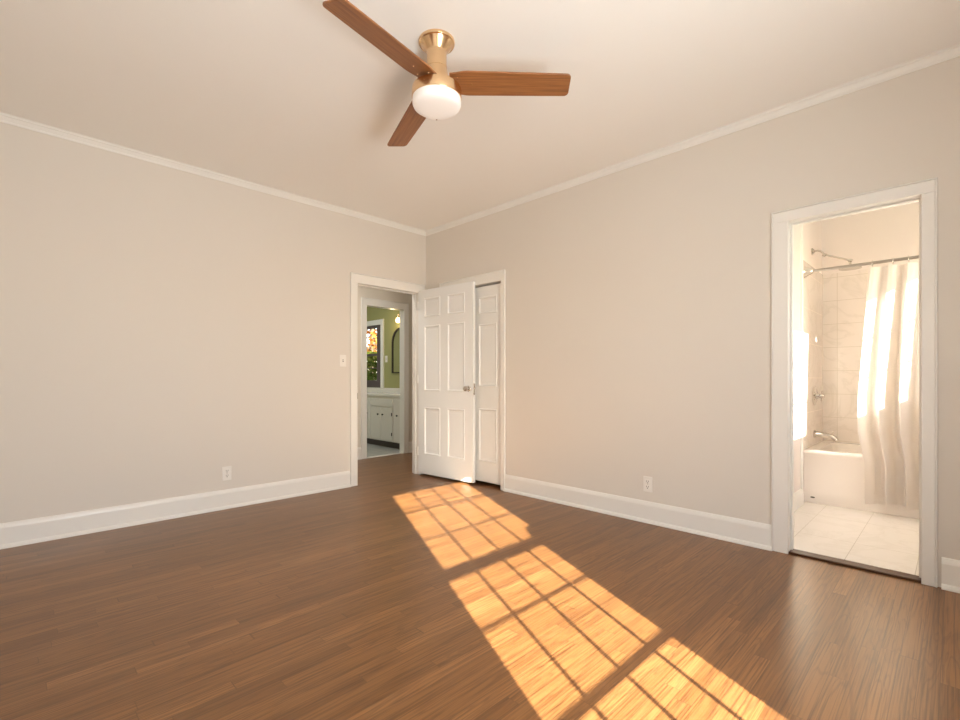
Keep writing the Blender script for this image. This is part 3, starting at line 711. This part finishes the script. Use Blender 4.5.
bmesh.ops.remove_doubles(bm, verts=bm.verts, dist=1e-6)
obj('mirror_frame', bm, M['black'], mir)
bm = bmesh.new(); arch_slab(bm, inn, 0.002, 0.010); obj('mirror_glass', bm, M['mirror'], mir)

sc = thing('wall_sconce', 'lit brass sconce with a glowing bulb above the arched mirror', 'sconce', (GXW, -2.29, 2.14))
bm = bmesh.new(); lathe(bm, [(0, 0.0005), (0.05, 0.0005), (0.05, 0.012), (0.02, 0.02), (0, 0.02)], (0, 0, 0), (1, 0, 0), 24); obj('backplate', bm, M['brass'], sc, smooth=True)
bm = bmesh.new(); tube(bm, [(0.015, 0, 0), (0.08, 0, 0.01), (0.11, 0, 0.0), (0.115, 0, -0.03)], 0.007, 10); lathe(bm, [(0.0, 0), (0.02, 0), (0.024, -0.03), (0, -0.03)], (0.115, 0, -0.02), (0, 0, 1), 16); obj('arm', bm, M['brass'], sc, smooth=True)
bm = bmesh.new(); lathe(bm, [(0, -0.05), (0.018, -0.052), (0.034, -0.075), (0.038, -0.10), (0.030, -0.125), (0.012, -0.137), (0, -0.138)], (0.115, 0, 0), (0, 0, 1), 20); obj('bulb', bm, M['bulb'], sc, smooth=True)
pl = bpy.data.lights.new('sconce_glow', 'POINT'); pl.energy = 3.5; pl.color = (1, 0.72, 0.38); pl.shadow_soft_size = 0.04
po = bpy.data.objects.new('sconce_glow', pl); COL.objects.link(po); po.location = (GXW + 0.20, -2.33, 1.95)

# ------------------------------------------------------------------ trees outside the washroom window
def tree(name, label, loc, h0, h1, rad, mat, seed, n=1500, trunk=True):
    rnd = random.Random(seed); t = thing(name, label, 'tree' if trunk else 'shrub', loc)
    bm = bmesh.new()
    for k in range(n):
        u = rnd.random(); zz = h0 + (h1 - h0) * u
        rr = rad * math.sqrt(max(0.05, 1 - (2 * u - 1) ** 2)) * rnd.random() ** 0.45; a = rnd.random() * 2 * pi
        c = Vector((rr * cos(a), rr * sin(a), zz)); d1_ = Vector((rnd.uniform(-1, 1), rnd.uniform(-1, 1), rnd.uniform(-1, 1))).normalized(); d2_ = d1_.orthogonal().normalized()
        s = rnd.uniform(0.06, 0.12)
        vs = [bm.verts.new(c + q) for q in (d1_ * s, d2_ * s * 0.5 + d1_ * 0.15 * s, -d1_ * s, -d2_ * s * 0.5)]
        bm.faces.new(vs)
    obj('foliage', bm, mat, t)
    bm = bmesh.new(); tube(bm, [(0, 0, 0), (0.03, 0.02, h0 * 0.5 + 0.2), (0, 0.05, h0 + 0.5), (0.04, 0, h1 * 0.8)], [0.09 * rad, 0.075 * rad, 0.06 * rad, 0.02], 10)
    for k in range(5):
        a = k * 1.3; tube(bm, [(0, 0, h0 + 0.2 + 0.2 * k), (0.6 * rad * cos(a), 0.6 * rad * sin(a), h0 + 0.7 + 0.25 * k)], [0.03, 0.01], 6)
    obj('trunk' if trunk else 'stem', bm, M['bark'], t, smooth=True)
tree('autumn_tree', 'orange autumn tree outside the washroom window', (-4.6, -8.4, -0.16), 1.9, 5.2, 1.7, M['leaf_orange'], 3, 3200)
tree('garden_shrub', 'green and yellow shrub below the autumn tree outside the window', (-3.7, -7.2, -0.16), 0.3, 1.95, 1.0, M['leaf_green'], 5, 2200, False)
